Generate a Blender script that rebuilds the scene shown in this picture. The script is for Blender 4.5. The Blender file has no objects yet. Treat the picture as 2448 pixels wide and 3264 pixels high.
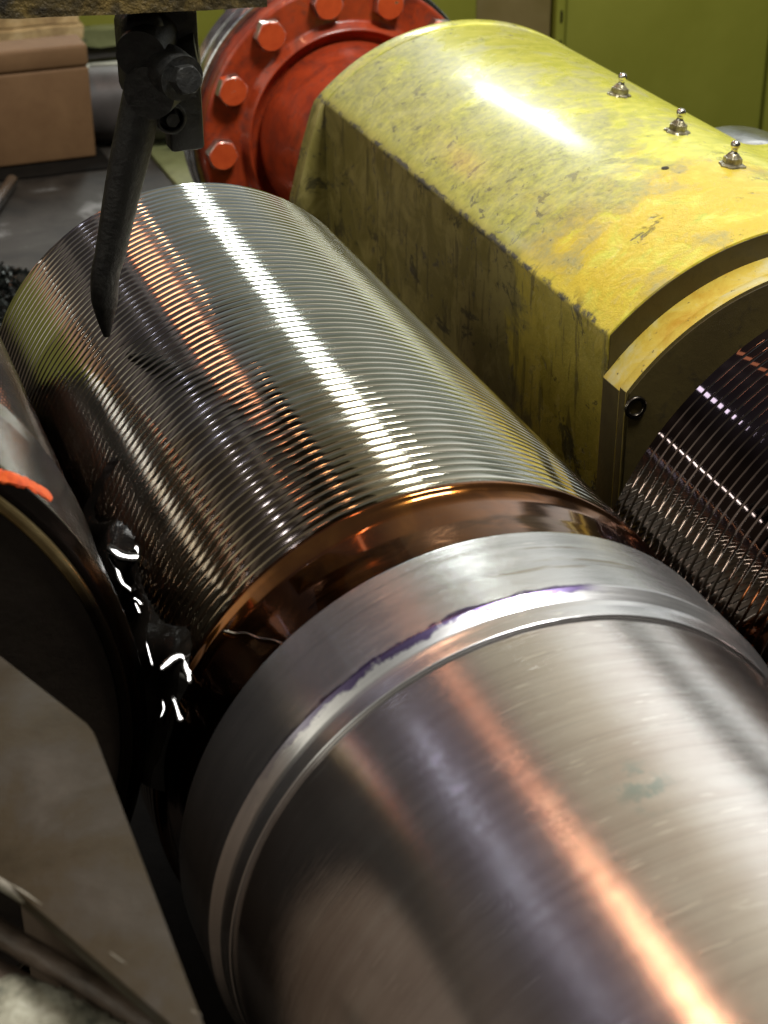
import bpy, bmesh, math, random
from math import sin, cos, pi, radians as R_, degrees, atan2, hypot
from mathutils import Vector, Matrix, noise as mnoise
random.seed(7)
S = bpy.context.scene
COL = S.collection
# One scene unit is 0.1 m: the threaded roll has radius 1.  Y runs along the roll, away from the viewer, Z is up.

# ------------------------------------------------------------------ camera
cd = bpy.data.cameras.new('camera')
cam = bpy.data.objects.new('camera', cd); COL.objects.link(cam)
m = Matrix(((0.93475669, 0.17911962, -0.30683235, -1.864),
            (-0.35526171, 0.46061703, -0.81340093, 0.0),
            (-0.00436386, 0.86933775, 0.49419919, 3.656),
            (0, 0, 0, 1)))
cam.matrix_world = m
cd.sensor_fit = 'VERTICAL'; cd.sensor_height = 24; cd.sensor_width = 18; cd.lens = 24 * 5500 / 3264
cd.clip_start = 0.05; cd.clip_end = 500
cd.dof.use_dof = True; cd.dof.focus_distance = 7.0; cd.dof.aperture_fstop = 1.6
S.camera = cam

# ------------------------------------------------------------------ node helpers
class G:
    """small node-expression builder"""
    def __init__(s, tree): s.t = tree; s.n = tree.nodes; s.l = tree.links
    def put(s, sock, v):
        if v is None: return
        if hasattr(v, 'links') or isinstance(v, bpy.types.NodeSocket): s.l.new(v, sock)
        else:
            if isinstance(v, (tuple, list)) and len(v) == 3 and sock.type == 'RGBA': v = (*v, 1)
            sock.default_value = v
    def m(s, op, a, b=None, c=None, clamp=False):
        n = s.n.new('ShaderNodeMath'); n.operation = op; n.use_clamp = clamp
        s.put(n.inputs[0], a); s.put(n.inputs[1], b)
        if c is not None: s.put(n.inputs[2], c)
        return n.outputs[0]
    def mul(s, a, b): return s.m('MULTIPLY', a, b)
    def add(s, a, b): return s.m('ADD', a, b)
    def sub(s, a, b): return s.m('SUBTRACT', a, b)
    def step(s, v, lo, hi):            # smooth step from 0 at lo to 1 at hi
        n = s.n.new('ShaderNodeMapRange'); n.interpolation_type = 'SMOOTHSTEP'
        s.put(n.inputs[0], v)
        if lo <= hi: a, b, c, d = lo, hi, 0.0, 1.0
        else: a, b, c, d = hi, lo, 1.0, 0.0
        for i, q in enumerate((a, b, c, d)): n.inputs[i + 1].default_value = q
        return n.outputs[0]
    def coords(s):
        return s.n.new('ShaderNodeTexCoord').outputs['Object']
    def xyz(s, v):
        n = s.n.new('ShaderNodeSeparateXYZ'); s.put(n.inputs[0], v); return n.outputs
    def comb(s, x, y, z):
        n = s.n.new('ShaderNodeCombineXYZ')
        for i, q in enumerate((x, y, z)): s.put(n.inputs[i], q)
        return n.outputs[0]
    def noise(s, vec, scale, detail=4, rough=.55, dist=0.0):
        n = s.n.new('ShaderNodeTexNoise'); s.put(n.inputs['Vector'], vec)
        n.inputs['Scale'].default_value = scale; n.inputs['Detail'].default_value = detail
        n.inputs['Roughness'].default_value = rough; n.inputs['Distortion'].default_value = dist
        return n.outputs['Fac']
    def mix(s, f, a, b):
        n = s.n.new('ShaderNodeMix'); n.data_type = 'RGBA'
        s.put(n.inputs[0], f); s.put(n.inputs[6], a); s.put(n.inputs[7], b)
        return n.outputs[2]
    def ramp(s, f, stops, interp='LINEAR'):
        n = s.n.new('ShaderNodeValToRGB'); s.put(n.inputs[0], f); e = n.color_ramp.elements
        n.color_ramp.interpolation = interp
        e[0].position, e[0].color = stops[0][0], (*stops[0][1], 1)
        e[1].position, e[1].color = stops[-1][0], (*stops[-1][1], 1)
        for p, c in stops[1:-1]:
            k = e.new(p); k.color = (*c, 1)
        return n.outputs[0]
    def bump(s, h, strength, dist=.01, normal=None):
        n = s.n.new('ShaderNodeBump'); n.inputs['Strength'].default_value = strength
        n.inputs['Distance'].default_value = dist; s.put(n.inputs['Height'], h)
        if normal is not None: s.put(n.inputs['Normal'], normal)
        return n.outputs[0]

# ------------------------------------------------------------------ world: the dim workshop around the machine, with an added fill at left
W = bpy.data.worlds.new('World'); S.world = W; W.use_nodes = True
g = G(W.node_tree); W.node_tree.nodes.clear()
tc = W.node_tree.nodes.new('ShaderNodeTexCoord').outputs['Generated']
x, y, z = g.xyz(tc)
az = g.m('ARCTAN2', z, x)                                   # angle round the roll's long direction
wob = g.mul(g.sub(g.noise(tc, 3.0, 3), .5), .16)
azn = g.add(g.m('DIVIDE', g.add(az, wob), 2 * pi), .5)
def A(d): return d / 360 + .5
near = g.ramp(azn, [(0.0, (.11, .082, .064)), (A(-158), (.07, .05, .04)), (A(-130), (.02, .015, .012)), (A(-100), (.006, .005, .004)), (A(-25), (.02, .02, .018)), (A(-8), (.30, .31, .29)),
                    (A(5), (1.1, 1.13, 1.1)), (A(14), (1.0, 1.03, 1.0)), (A(19), (.10, .10, .09)), (A(27), (.12, .12, .10)), (A(31), (1.7, 1.72, 1.66)), (A(48), (1.3, 1.27, 1.15)), (A(62), (.78, .70, .54)),
                    (A(86), (.46, .40, .29)), (A(93), (.25, .20, .175)), (A(104), (.18, .14, .14)), (A(112), (.14, .12, .15)),
                    (A(124), (.12, .11, .145)), (A(134), (.055, .046, .046)), (A(152), (.095, .072, .056)), (A(168), (.07, .052, .04)), (1.0, (.11, .082, .064))])
far = g.ramp(azn, [(0.0, (.17, .17, .045)), (A(-165), (.11, .11, .03)), (A(-158), (.01, .01, .006)), (A(-100), (.006, .005, .004)), (A(-25), (.02, .02, .015)),
                   (A(-4), (.16, .17, .14)), (A(10), (.33, .36, .30)), (A(30), (.25, .27, .21)), (A(62), (.19, .20, .145)), (A(84), (.15, .16, .12)),
                   (A(90), (.15, .15, .14)), (A(97), (.06, .06, .06)), (A(110), (.05, .045, .05)), (A(112), (.26, .25, .26)), (A(115), (.04, .035, .035)), (A(122), (.07, .06, .06)), (A(124), (.16, .14, .14)), (A(126), (.05, .045, .045)), (A(137), (.04, .035, .035)),
                   (A(140), (.20, .17, .16)), (A(146), (.06, .05, .05)), (A(157), (.09, .08, .07)), (A(159.5), (.50, .28, .19)), (A(163.5), (.75, .44, .29)),
                   (A(165.5), (.19, .19, .05)), (1.0, (.17, .17, .045))])
mixd = g.mix(g.step(y, .70, .86), near, far)
sky_far = g.mix(g.mul(g.step(y, .86, .95), g.step(az, -.1, .15)), mixd, (.30, .34, .38))
sky_far = g.mix(g.step(az, 1.7, 1.9), sky_far, mixd)
behind = g.mix(g.step(y, .45, .1), sky_far, g.mix(g.step(z, .5, .8), g.mix(g.mul(g.step(x, -.45, -.75), g.step(z, .12, .35)), (.05, .046, .038), (1.35, 1.28, 1.08)), (.24, .23, .20)))  # bright patch on the left added to light the housing's flat side
final = g.mix(g.step(z, -.02, -.12), behind, g.mix(g.step(y, .86, .9), g.mix(g.step(x, -.35, -.55), (.010, .008, .006), g.mix(g.step(y, .45, .3), near, (.012, .010, .008))), sky_far))
bg = W.node_tree.nodes.new('ShaderNodeBackground'); g.put(bg.inputs[0], final); bg.inputs[1].default_value = 1.0
wo = W.node_tree.nodes.new('ShaderNodeOutputWorld'); W.node_tree.links.new(bg.outputs[0], wo.inputs[0])

# ------------------------------------------------------------------ lamps of the workshop ceiling and an added key lamp
def lamp(name, a, b, width, watt, col, target=(0, 6, 0)):
    """a long rectangular lamp from a to b, turned to the machine"""
    ld = bpy.data.lights.new(name, 'AREA'); ld.shape = 'RECTANGLE'
    a, b = Vector(a), Vector(b); c = (a + b) / 2; L = (b - a).length
    ld.size = L; ld.size_y = width; ld.energy = watt; ld.color = col
    o = bpy.data.objects.new(name, ld); COL.objects.link(o)
    xa = (b - a).normalized(); zz = (c - Vector(target)); zz = (zz - xa * zz.dot(xa)).normalized(); ya = zz.cross(xa)
    o.matrix_world = Matrix(((xa.x, ya.x, zz.x, c.x), (xa.y, ya.y, zz.y, c.y), (xa.z, ya.z, zz.z, c.z), (0, 0, 0, 1)))
    return o
lamp('ceiling_lamp', (7.4, 28.3, 15), (12.0, 52, 15), 2.2, 5200, (.93, 1.0, .97))
lamp('ceiling_lamp', (-22.3, 38.6, 15), (-22.3, 33, 15), .25, 130, (.95, .98, 1.0))
lamp('warm_lamp', (-1.8, 9.5, 15), (-2.15, 13.8, 15), .28, 190, (1.0, .50, .28))
lamp('warm_lamp', (-2.15, 14.5, 15), (-2.6, 29.5, 15), .40, 62, (1.0, .40, .20))
lamp('warm_lamp', (-3.2, 34.0, 15), (-3.4, 38.6, 15), 3.6, 480, (1.0, .38, .20))
lamp('blue_lamp', (-9.0, 25.2, 15), (-8.8, 27.5, 15), .55, 75, (.70, .72, 1.0))
lamp('blue_lamp', (-8.6, 15.5, 15), (-8.8, 21.5, 15), .08, 11, (.78, .82, 1.0))
lamp('added_key_light', (3.5, 2, 20), (8.5, 2, 20), 4.0, 5600, (1.0, .98, .93))  # added key lamp, placed where the rolls do not mirror it
S.view_settings.view_transform = 'Standard'; S.view_settings.look = 'None'
S.view_settings.exposure = 0.0; S.view_settings.gamma = 1.0; S.view_settings.use_curve_mapping = False
S.cycles.max_bounces = 8; S.cycles.glossy_bounces = 5; S.cycles.diffuse_bounces = 3
S.cycles.sample_clamp_indirect = 6.0; S.cycles.caustics_reflective = False; S.cycles.caustics_refractive = False

# ------------------------------------------------------------------ geometry helpers
def tag(o, label=None, cat=None, group=None, kind=None):
    if label: o['label'] = label
    if cat: o['category'] = cat
    if group: o['group'] = group
    if kind: o['kind'] = kind
    return o
def empty(name, loc, label, cat, group=None):
    o = bpy.data.objects.new(name, None); COL.objects.link(o); o.location = loc; o.empty_display_size = .1
    return tag(o, label, cat, group)
def obj(name, bm, mat, parent=None, smooth=35, origin=None):
    """link a bmesh (world coordinates) as one object; its origin sits on the parent"""
    off = Vector((0, 0, 0)); p = parent
    while p is not None: off += Vector(p.location); p = p.parent
    o_loc = Vector((0, 0, 0))
    if parent is None and origin is not None: off = Vector(origin); o_loc = off
    for v in bm.verts: v.co -= off
    bmesh.ops.recalc_face_normals(bm, faces=bm.faces)
    me = bpy.data.meshes.new(name); bm.to_mesh(me); bm.free()
    if smooth:
        me.polygons.foreach_set('use_smooth', [True] * len(me.polygons))
        try: me.set_sharp_from_angle(angle=R_(smooth))
        except Exception: pass
    if mat: me.materials.append(mat)
    o = bpy.data.objects.new(name, me); COL.objects.link(o); o.location = o_loc
    if parent: o.parent = parent
    return o
def lathe(prof, c=(0, 0), seg=192, bm=None, closed=False, wob=None):
    """revolve [(r, y), ...] about the line through (c[0], *, c[1]) along Y"""
    bm = bm or bmesh.new(); rows = []
    for r, yy in prof:
        if r < 1e-6: rows.append([bm.verts.new((c[0], yy, c[1]))])
        else: rows.append([bm.verts.new((c[0] + r * cos(2 * pi * k / seg), yy, c[1] + r * sin(2 * pi * k / seg))) for k in range(seg)])
    pairs = list(zip(rows, rows[1:]))
    if closed: pairs.append((rows[-1], rows[0]))
    for a, b in pairs:
        for k in range(seg):
            j = (k + 1) % seg
            if len(a) == 1 and len(b) == 1: continue
            if len(a) == 1: bm.faces.new((a[0], b[k], b[j]))
            elif len(b) == 1: bm.faces.new((a[k], b[0], a[j]))
            else: bm.faces.new((a[k], b[k], b[j], a[j]))
    return bm
def rnd(pr, r0, n=3):
    """round the inner corners of a profile"""
    out = [pr[0]]
    for a, b, c in zip(pr, pr[1:], pr[2:]):
        A_, B, C = Vector(a), Vector(b), Vector(c)
        l1, l2 = (A_ - B).length, (C - B).length; rr = min(r0, l1 * .45, l2 * .45)
        p, q = B + (A_ - B).normalized() * rr, B + (C - B).normalized() * rr
        for k in range(n + 1):
            t = k / n; out.append(tuple((1 - t) ** 2 * p + 2 * t * (1 - t) * B + t * t * q))
    out.append(pr[-1]); return out
def box(lo, hi, bev=.01, seg=2, bm=None, rot=None, sub=0, jit=0.0):
    b = bmesh.new(); bmesh.ops.create_cube(b, size=1)
    c = [(lo[i] + hi[i]) / 2 for i in range(3)]; s = [hi[i] - lo[i] for i in range(3)]
    for v in b.verts: v.co = Vector((v.co.x * s[0], v.co.y * s[1], v.co.z * s[2]))
    if sub: bmesh.ops.subdivide_edges(b, edges=b.edges, cuts=sub, use_grid_fill=True)
    if bev and not sub: bmesh.ops.bevel(b, geom=b.edges[:], offset=bev, segments=seg, affect='EDGES', profile=.5)
    if jit:
        for v in b.verts: v.co += mnoise.noise_vector(v.co * 6 + Vector(c)) * jit
    M = Matrix.Translation(c) @ (rot.to_4x4() if rot else Matrix.Identity(4))
    for v in b.verts: v.co = M @ v.co
    return join(bm, b)
def join(bm, b):
    if bm is None: return b
    me = bpy.data.meshes.new('tmp'); b.to_mesh(me); bm.from_mesh(me); bpy.data.meshes.remove(me); b.free(); return bm
def prism_xz(pts, y0, y1, bev=.0, bm=None, seg=2):
    b = bmesh.new(); n = len(pts)
    a = [b.verts.new((p[0], y0, p[1])) for p in pts]; c = [b.verts.new((p[0], y1, p[1])) for p in pts]
    b.faces.new(a); b.faces.new(c[::-1])
    for k in range(n): b.faces.new((a[k], c[k], c[(k + 1) % n], a[(k + 1) % n]))
    bmesh.ops.recalc_face_normals(b, faces=b.faces)
    if bev:
        es = [e for e in b.edges if len(e.link_faces) == 2 and e.calc_face_angle(0) > R_(25)]
        bmesh.ops.bevel(b, geom=es, offset=bev, segments=seg, affect='EDGES', profile=.5, clamp_overlap=True)
    return join(bm, b)
def prism_xy(pts, z0, z1, bev=.0, seg=2):
    b = bmesh.new(); n = len(pts)
    a = [b.verts.new((p[0], p[1], z0)) for p in pts]; c = [b.verts.new((p[0], p[1], z1)) for p in pts]
    b.faces.new(a[::-1]); b.faces.new(c)
    for k in range(n): b.faces.new((a[k], a[(k + 1) % n], c[(k + 1) % n], c[k]))
    bmesh.ops.recalc_face_normals(b, faces=b.faces)
    if bev: bmesh.ops.bevel(b, geom=b.edges[:], offset=bev, segments=seg, affect='EDGES', profile=.5, clamp_overlap=True)
    return b
def tube(pts, rad, seg=24, bm=None, caps=True, jit=0.0):
    """swept tube through pts with radius rad[i]"""
    bm = bm or bmesh.new(); rows = []; P = [Vector(p) for p in pts]
    up = Vector((0.13, 1, .21)).normalized()
    for i, p in enumerate(P):
        t = (P[min(i + 1, len(P) - 1)] - P[max(i - 1, 0)]).normalized()
        u = (up - t * up.dot(t)).normalized(); w = t.cross(u)
        r = rad[i] if isinstance(rad, (list, tuple)) else rad
        rows.append([bm.verts.new(p + (u * cos(2 * pi * k / seg) + w * sin(2 * pi * k / seg)) * r * (1 + jit * mnoise.noise(p * 9 + Vector((k * .7, 0, i * .3))))) for k in range(seg)])
    for a, b in zip(rows, rows[1:]):
        for k in range(seg): bm.faces.new((a[k], a[(k + 1) % seg], b[(k + 1) % seg], b[k]))
    if caps: bm.faces.new(rows[0]); bm.faces.new(rows[-1][::-1])
    return bm
def smooth_path(pts, n=8):
    P = [Vector(p) for p in pts]; out = []
    Q = [P[0]] + P + [P[-1]]
    for a, b, c, d in zip(Q, Q[1:], Q[2:], Q[3:]):
        for k in range(n):
            t = k / n
            out.append(.5 * ((2 * b) + (c - a) * t + (2 * a - 5 * b + 4 * c - d) * t * t + (3 * b - a - 3 * c + d) * t ** 3))
    out.append(P[-1]); return out
def hexbolt(bm, c, axis, r, h, turn=0.0, dome=.0):
    """hexagon head standing on c along axis, chamfered top; r is the half width across corners"""
    ax = Vector(axis).normalized(); u = ax.orthogonal().normalized(); w = ax.cross(u); c = Vector(c); rows = []
    def pt(rr, k, hh, n=24):
        a = 2 * pi * k / n + turn
        am = ((a - turn) % (pi / 3)) - pi / 6
        hexr = r * cos(pi / 6) / cos(am); q = min(rr, hexr)
        return bm.verts.new(c + (u * cos(a) + w * sin(a)) * q + ax * hh)
    for rr, hh in ((9, 0), (9, h * .80), (r * .95, h * .93), (r * .84, h)): rows.append([pt(rr, k, hh) for k in range(24)])
    for a, b in zip(rows, rows[1:]):
        for k in range(24): bm.faces.new((a[k], a[(k + 1) % 24], b[(k + 1) % 24], b[k]))
    bm.faces.new(rows[-1]); return bm

# ------------------------------------------------------------------ materials
def mat(name, fn):
    mt = bpy.data.materials.new(name); mt.use_nodes = True; t = mt.node_tree
    b = t.nodes['Principled BSDF']; gg = G(t); fn(gg, b); return mt
def polar(gg, c=(0, 0)):
    x, y, z = gg.xyz(gg.coords())
    th = gg.m('ARCTAN2', gg.sub(z, c[1]), gg.sub(x, c[0]))
    return th, y, x, z
def tangent(gg):
    n = gg.n.new('ShaderNodeTangent'); n.direction_type = 'RADIAL'; n.axis = 'Y'; return n.outputs[0]

def m_thread(gg, b):
    th, y, x, z = polar(gg)
    v = gg.comb(gg.mul(th, 1.5), gg.mul(y, 4), 0.0)
    n1 = gg.noise(v, 2.2, 5)
    b.inputs['Metallic'].default_value = 1
    oilm = gg.mul(gg.step(gg.add(y, gg.mul(gg.sub(n1, .5), 2.2)), 5.7, 4.9), gg.step(th, 1.35, 1.75))
    base = gg.ramp(n1, [(.3, (.38, .38, .33)), (.55, (.48, .48, .43)), (.75, (.42, .38, .31))])
    base = gg.mix(gg.mul(gg.step(th, 1.65, 2.0), .45), base, (.36, .31, .26))
    gg.put(b.inputs['Base Color'], gg.mix(gg.mul(oilm, .7), base, (.28, .21, .11)))
    fine = gg.noise(gg.comb(gg.mul(th, 3), gg.mul(y, 300), 0.0), 1.0, 3)
    gg.put(b.inputs['Roughness'], gg.add(.05, gg.add(gg.mul(fine, .07), gg.mul(gg.step(n1, .5, .7), .07))))
    smear = gg.noise(gg.comb(gg.mul(th, 2), gg.mul(y, 2.2), 4.0), 3.0, 2)
    gg.put(b.inputs['Normal'], gg.bump(smear, .06, .012))
def m_oily(gg, b):                                                     # wet amber oil over dark steel
    th, y, x, z = polar(gg)
    n1 = gg.noise(gg.comb(gg.mul(th, 2.2), gg.mul(y, 1.6), 0.0), 2.2, 4, .5, .6)
    b.inputs['Metallic'].default_value = 1
    gg.put(b.inputs['Base Color'], gg.ramp(n1, [(.30, (.10, .036, .008)), (.5, (.14, .050, .010)), (.7, (.21, .085, .018))]))
    b.inputs['Roughness'].default_value = .10
    ln = gg.noise(gg.comb(gg.mul(th, .8), gg.mul(y, 70), 5.0), 1.0, 3)
    gg.put(b.inputs['Roughness'], gg.add(.06, gg.mul(ln, .14)))
    wv = gg.noise(gg.comb(gg.mul(th, 3.5), gg.mul(y, 6), 1.0), 1.4, 2, .4, .8)
    b.inputs['Coat Weight'].default_value = .4; b.inputs['Coat Roughness'].default_value = .03
    gg.put(b.inputs['Normal'], gg.bump(wv, .10, .03))
def brushed(gg, b, lo, hi, rough, aniso, extra=None):
    th, y, x, z = polar(gg)
    br = gg.noise(gg.comb(gg.mul(th, 2.6), gg.mul(y, 220), 0.0), 1.0, 4, .6)
    patch = gg.noise(gg.comb(gg.mul(th, 1.6), gg.mul(y, 1.6), 2.0), 2.0, 5, .55, .4)
    streak = gg.noise(gg.comb(gg.mul(th, .9), gg.mul(y, 26), 7.0), 1.0, 3, .5)
    col = gg.mix(gg.step(gg.add(gg.mul(patch, .6), gg.mul(streak, .4)), .35, .65), lo, hi)
    lines = gg.noise(gg.comb(gg.mul(th, .35), gg.mul(y, 90), 3.0), 1.0, 4, .7)
    col = gg.mix(gg.mul(gg.step(lines, .50, .72), .30), col, tuple(q * .55 for q in lo))
    sc = gg.noise(gg.comb(gg.mul(th, 7), gg.mul(y, 60), 11.0), 1.0, 2, .5)
    col = gg.mix(gg.mul(gg.step(sc, .66, .70), .6), col, (.85, .83, .80))
    if extra: col = extra(gg, col, th, y)
    b.inputs['Metallic'].default_value = .97
    gg.put(b.inputs['Base Color'], col)
    gg.put(b.inputs['Roughness'], gg.add(rough, gg.add(gg.mul(gg.sub(br, .5), .12), gg.mul(gg.sub(streak, .5), .05))))
    b.inputs['Anisotropic'].default_value = aniso
    gg.put(b.inputs['Tangent'], tangent(gg))
    gg.put(b.inputs['Normal'], gg.bump(br, .20, .002))
    return th, y, x, z
def ink(gg, col, th, y):
    n = gg.noise(gg.comb(gg.mul(th, 15), gg.mul(y, 22), 0.0), 1.6, 5, .7)
    n2 = gg.noise(gg.comb(gg.mul(th, 3.2), 0.0, 3.0), 2.0, 3)
    d = gg.m('ABSOLUTE', gg.sub(y, gg.add(3.768, gg.mul(gg.sub(n2, .45), .07))))
    wid = gg.mul(gg.mul(gg.step(th, 1.30, 1.42), gg.step(th, 2.75, 2.1)), gg.step(gg.noise(gg.comb(gg.mul(th, 5), 0.0, 1.0), 1.7, 4, .7), .26, .42))
    mk = gg.mul(gg.step(gg.add(gg.mul(d, 20), gg.mul(n, .9)), .80, .60), wid)
    smear = gg.mul(gg.step(gg.noise(gg.comb(gg.mul(th, 1.9), gg.mul(y, 17), 9.0), 1.5, 5, .6), .56, .66), gg.mul(gg.step(y, 3.82, 3.9), gg.mul(gg.step(y, 4.09, 4.0), gg.step(th, 1.95, 1.7))))
    col = gg.mix(gg.mul(smear, .65), col, (.30, .25, .17))
    return gg.mix(gg.mul(mk, .9), col, (.05, .022, .12))
def teal(gg, col, th, y):
    n = gg.noise(gg.comb(gg.mul(th, 6), gg.mul(y, 6), 0.0), 3.0, 5, .7)
    d = gg.m('SQRT', gg.add(gg.m('POWER', gg.mul(gg.sub(th, 1.655), 9), 2.0), gg.m('POWER', gg.mul(gg.sub(y, 2.93), 7), 2.0)))
    return gg.mix(gg.mul(gg.mul(gg.step(d, 1.0, .2), gg.step(n, .45, .6)), .5), col, (.22, .38, .40))
M_thread = mat('rolled_steel_thread', m_thread)
M_oily = mat('oily_steel', m_oily)
M_collar = mat('turned_steel_collar', lambda gg, b: brushed(gg, b, (.54, .54, .55), (.68, .68, .69), .24, .55, ink))
M_shaft = mat('brushed_steel_shaft', lambda gg, b: brushed(gg, b, (.56, .51, .485), (.66, .63, .61), .128, .75, teal))
def m_die(c):
    def f(gg, b):
        th, y, x, z = polar(gg, c)
        b.inputs['Metallic'].default_value = 1
        n = gg.noise(gg.comb(th, y, 0.0), 2.5, 4)
        gg.put(b.inputs['Base Color'], gg.ramp(n, [(.35, (.045, .032, .028)), (.65, (.08, .062, .056))]))
        b.inputs['Roughness'].default_value = .035
        wv = gg.noise(gg.comb(gg.mul(th, 3), gg.mul(y, 2.5), 1.0), 3, 2)
        gg.put(b.inputs['Normal'], gg.bump(wv, .02, .01))
    return f
M_dieR = mat('polished_die_steel', m_die((0, 0)))
M_black = mat('black_grimy_iron', lambda gg, b: (
    gg.put(b.inputs['Base Color'], gg.ramp(gg.noise(gg.coords(), 14, 6, .65), [(.35, (.006, .006, .006)), (.6, (.020, .020, .018)), (.8, (.06, .055, .045))])),
    gg.put(b.inputs['Roughness'], gg.add(.30, gg.mul(gg.noise(gg.coords(), 30, 4), .35))),
    gg.put(b.inputs['Normal'], gg.bump(gg.noise(gg.coords(), 26, 6, .7), .5, .02))))
def m_yellow(gg, b):
    co = gg.coords(); x, y, z = gg.xyz(co)          # object origin: roll axis line at the housing front
    th = gg.m('ARCTAN2', z, x)
    big = gg.noise(co, 1.3, 5, .62, .9)
    big2 = gg.noise(gg.comb(gg.add(x, 7.0), y, z), 2.1, 6, .62, .6)
    med = gg.noise(co, 5.5, 8, .70, .5)
    fin = gg.noise(co, 30, 7, .72)
    brush = gg.noise(gg.comb(gg.mul(x, 1.3), gg.mul(y, 2.6), gg.mul(z, 1.3)), 3, 5, .62, 2.6)
    side = gg.mul(gg.step(x, -.80, -.895), gg.step(z, 1.0, .9))
    paint = gg.ramp(brush, [(.28, (.46, .48, .06)), (.45, (.60, .60, .08)), (.60, (.72, .70, .11)), (.78, (.76, .74, .24))])
    front = gg.mul(gg.step(gg.add(y, gg.mul(gg.sub(big2, .5), 2.4)), 1.15, .55), gg.step(med, .30, .52))
    paint = gg.mix(gg.mul(front, .8), paint, (.64, .44, .03))
    # a grey greasy film over the left shoulder, towards the rear, in large blots with ragged borders
    reach = gg.mul(gg.step(th, 1.45, 2.25), gg.step(y, .3, 1.2))
    g1 = gg.step(gg.add(gg.add(gg.mul(big, .60), gg.mul(med, .40)), gg.mul(reach, .20)), .52, .62)
    top = gg.sub(1.0, side)
    col = gg.mix(gg.mul(gg.mul(g1, top), gg.add(.42, gg.mul(gg.step(fin, .38, .62), .34))), paint, gg.mix(gg.step(med, .4, .6), (.17, .165, .085), (.31, .30, .17)))
    # flat side: mustard near the front, blackened by oil behind a ragged border
    sidec = gg.mix(gg.step(med, .35, .62), (.54, .44, .055), (.70, .57, .08))
    dirt = gg.step(gg.add(gg.add(y, gg.mul(gg.sub(big2, .5), 1.1)), gg.mul(gg.sub(med, .5), .8)), .78, .98)
    sidec = gg.mix(gg.mul(dirt, .80), sidec, gg.mix(gg.step(gg.noise(co, 3, 7, .68, 1.0), .42, .62), (.13, .115, .045), (.30, .26, .11)))
    drip = gg.noise(gg.comb(gg.mul(x, 4), gg.mul(y, 9), gg.mul(z, 1.6)), 1.4, 5, .65, .3)
    sidec = gg.mix(gg.mul(gg.step(drip, .54, .64), .6), sidec, (.07, .058, .025))
    blk = gg.step(gg.noise(gg.comb(x, gg.mul(y, .8), gg.add(z, 3.0)), 4.2, 8, .74, .6), .575, .62)
    sidec = gg.mix(gg.mul(blk, .8), sidec, (.05, .045, .025))
    col = gg.mix(side, col, sidec)
    # chips gather in a few worn places instead of lying everywhere
    wear = gg.step(big2, .50, .62)
    chip = gg.mul(gg.step(gg.noise(co, 8, 8, .74, .5), .585, .61), gg.m('MAXIMUM', wear, gg.mul(reach, .8)))
    spk = gg.mul(gg.step(fin, .63, .69), gg.add(.15, gg.m('MAXIMUM', wear, g1)))
    col = gg.mix(gg.mul(chip, .85), col, (.10, .09, .07))
    col = gg.mix(gg.mul(spk, .8), col, (.06, .055, .04))
    # bare worn edge where the round top meets the flat side
    ed = gg.m('ABSOLUTE', gg.sub(th, gg.add(2.348, gg.mul(gg.sub(med, .5), .06))))
    edw = gg.mul(gg.step(ed, .015, .005), gg.step(gg.noise(co, 7, 6, .75), .44, .56))
    col = gg.mix(edw, col, (.075, .07, .06))
    gg.put(b.inputs['Base Color'], col)
    gg.put(b.inputs['Roughness'], gg.add(.24, gg.mul(g1, .20)))
    b.inputs['Coat Weight'].default_value = .35; b.inputs['Coat Roughness'].default_value = .17
    rough_front = gg.add(.30, gg.mul(gg.step(y, 1.3, .2), 1.1))
    h = gg.add(gg.mul(fin, .32), gg.add(gg.mul(med, .6), gg.mul(chip, -.5)))
    gg.put(b.inputs['Normal'], gg.bump(gg.mul(h, rough_front), .6, .02))
M_yellow = mat('worn_yellow_paint', m_yellow)
def m_cover(gg, b):  # shade of the front-facing surfaces is put into this dark base
    co = gg.coords(); n = gg.noise(co, 9, 6, .65); n2 = gg.noise(co, 2.2, 5)
    gg.put(b.inputs['Base Color'], gg.mix(gg.step(n, .5, .75), gg.ramp(n2, [(.3, (.034, .024, .008)), (.7, (.060, .044, .012))]), (.02, .015, .008)))
    b.inputs['Roughness'].default_value = .42
    gg.put(b.inputs['Normal'], gg.bump(n, .3, .01))
M_cover = mat('shaded_olive_cover', m_cover)
def m_rim(gg, b):
    co = gg.coords(); n = gg.noise(co, 5, 6, .65, .6); n2 = gg.noise(co, 22, 5, .7)
    gg.put(b.inputs['Base Color'], gg.mix(gg.step(n2, .62, .70), gg.ramp(n, [(.3, (.46, .27, .03)), (.5, (.56, .42, .07)), (.7, (.58, .52, .26))]), (.12, .10, .05)))
    b.inputs['Roughness'].default_value = .35
    gg.put(b.inputs['Normal'], gg.bump(n2, .25, .01))
M_rim = mat('yellow_cover_rim', m_rim)
def m_red(gg, b):
    co = gg.coords(); n = gg.noise(co, 3.5, 6, .62, .5); n2 = gg.noise(co, 16, 6, .7)
    col = gg.ramp(n, [(.32, (.12, .024, .014)), (.46, (.28, .036, .012)), (.58, (.38, .048, .013)), (.72, (.20, .048, .030))])
    col = gg.mix(gg.mul(gg.step(n2, .50, .68), .6), col, (.11, .030, .022))
    gg.put(b.inputs['Base Color'], col)
    b.inputs['Roughness'].default_value = .30; b.inputs['Coat Weight'].default_value = .3
    gg.put(b.inputs['Normal'], gg.bump(gg.add(n2, n), .22, .012))
M_red = mat('oily_red_paint', m_red)
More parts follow.
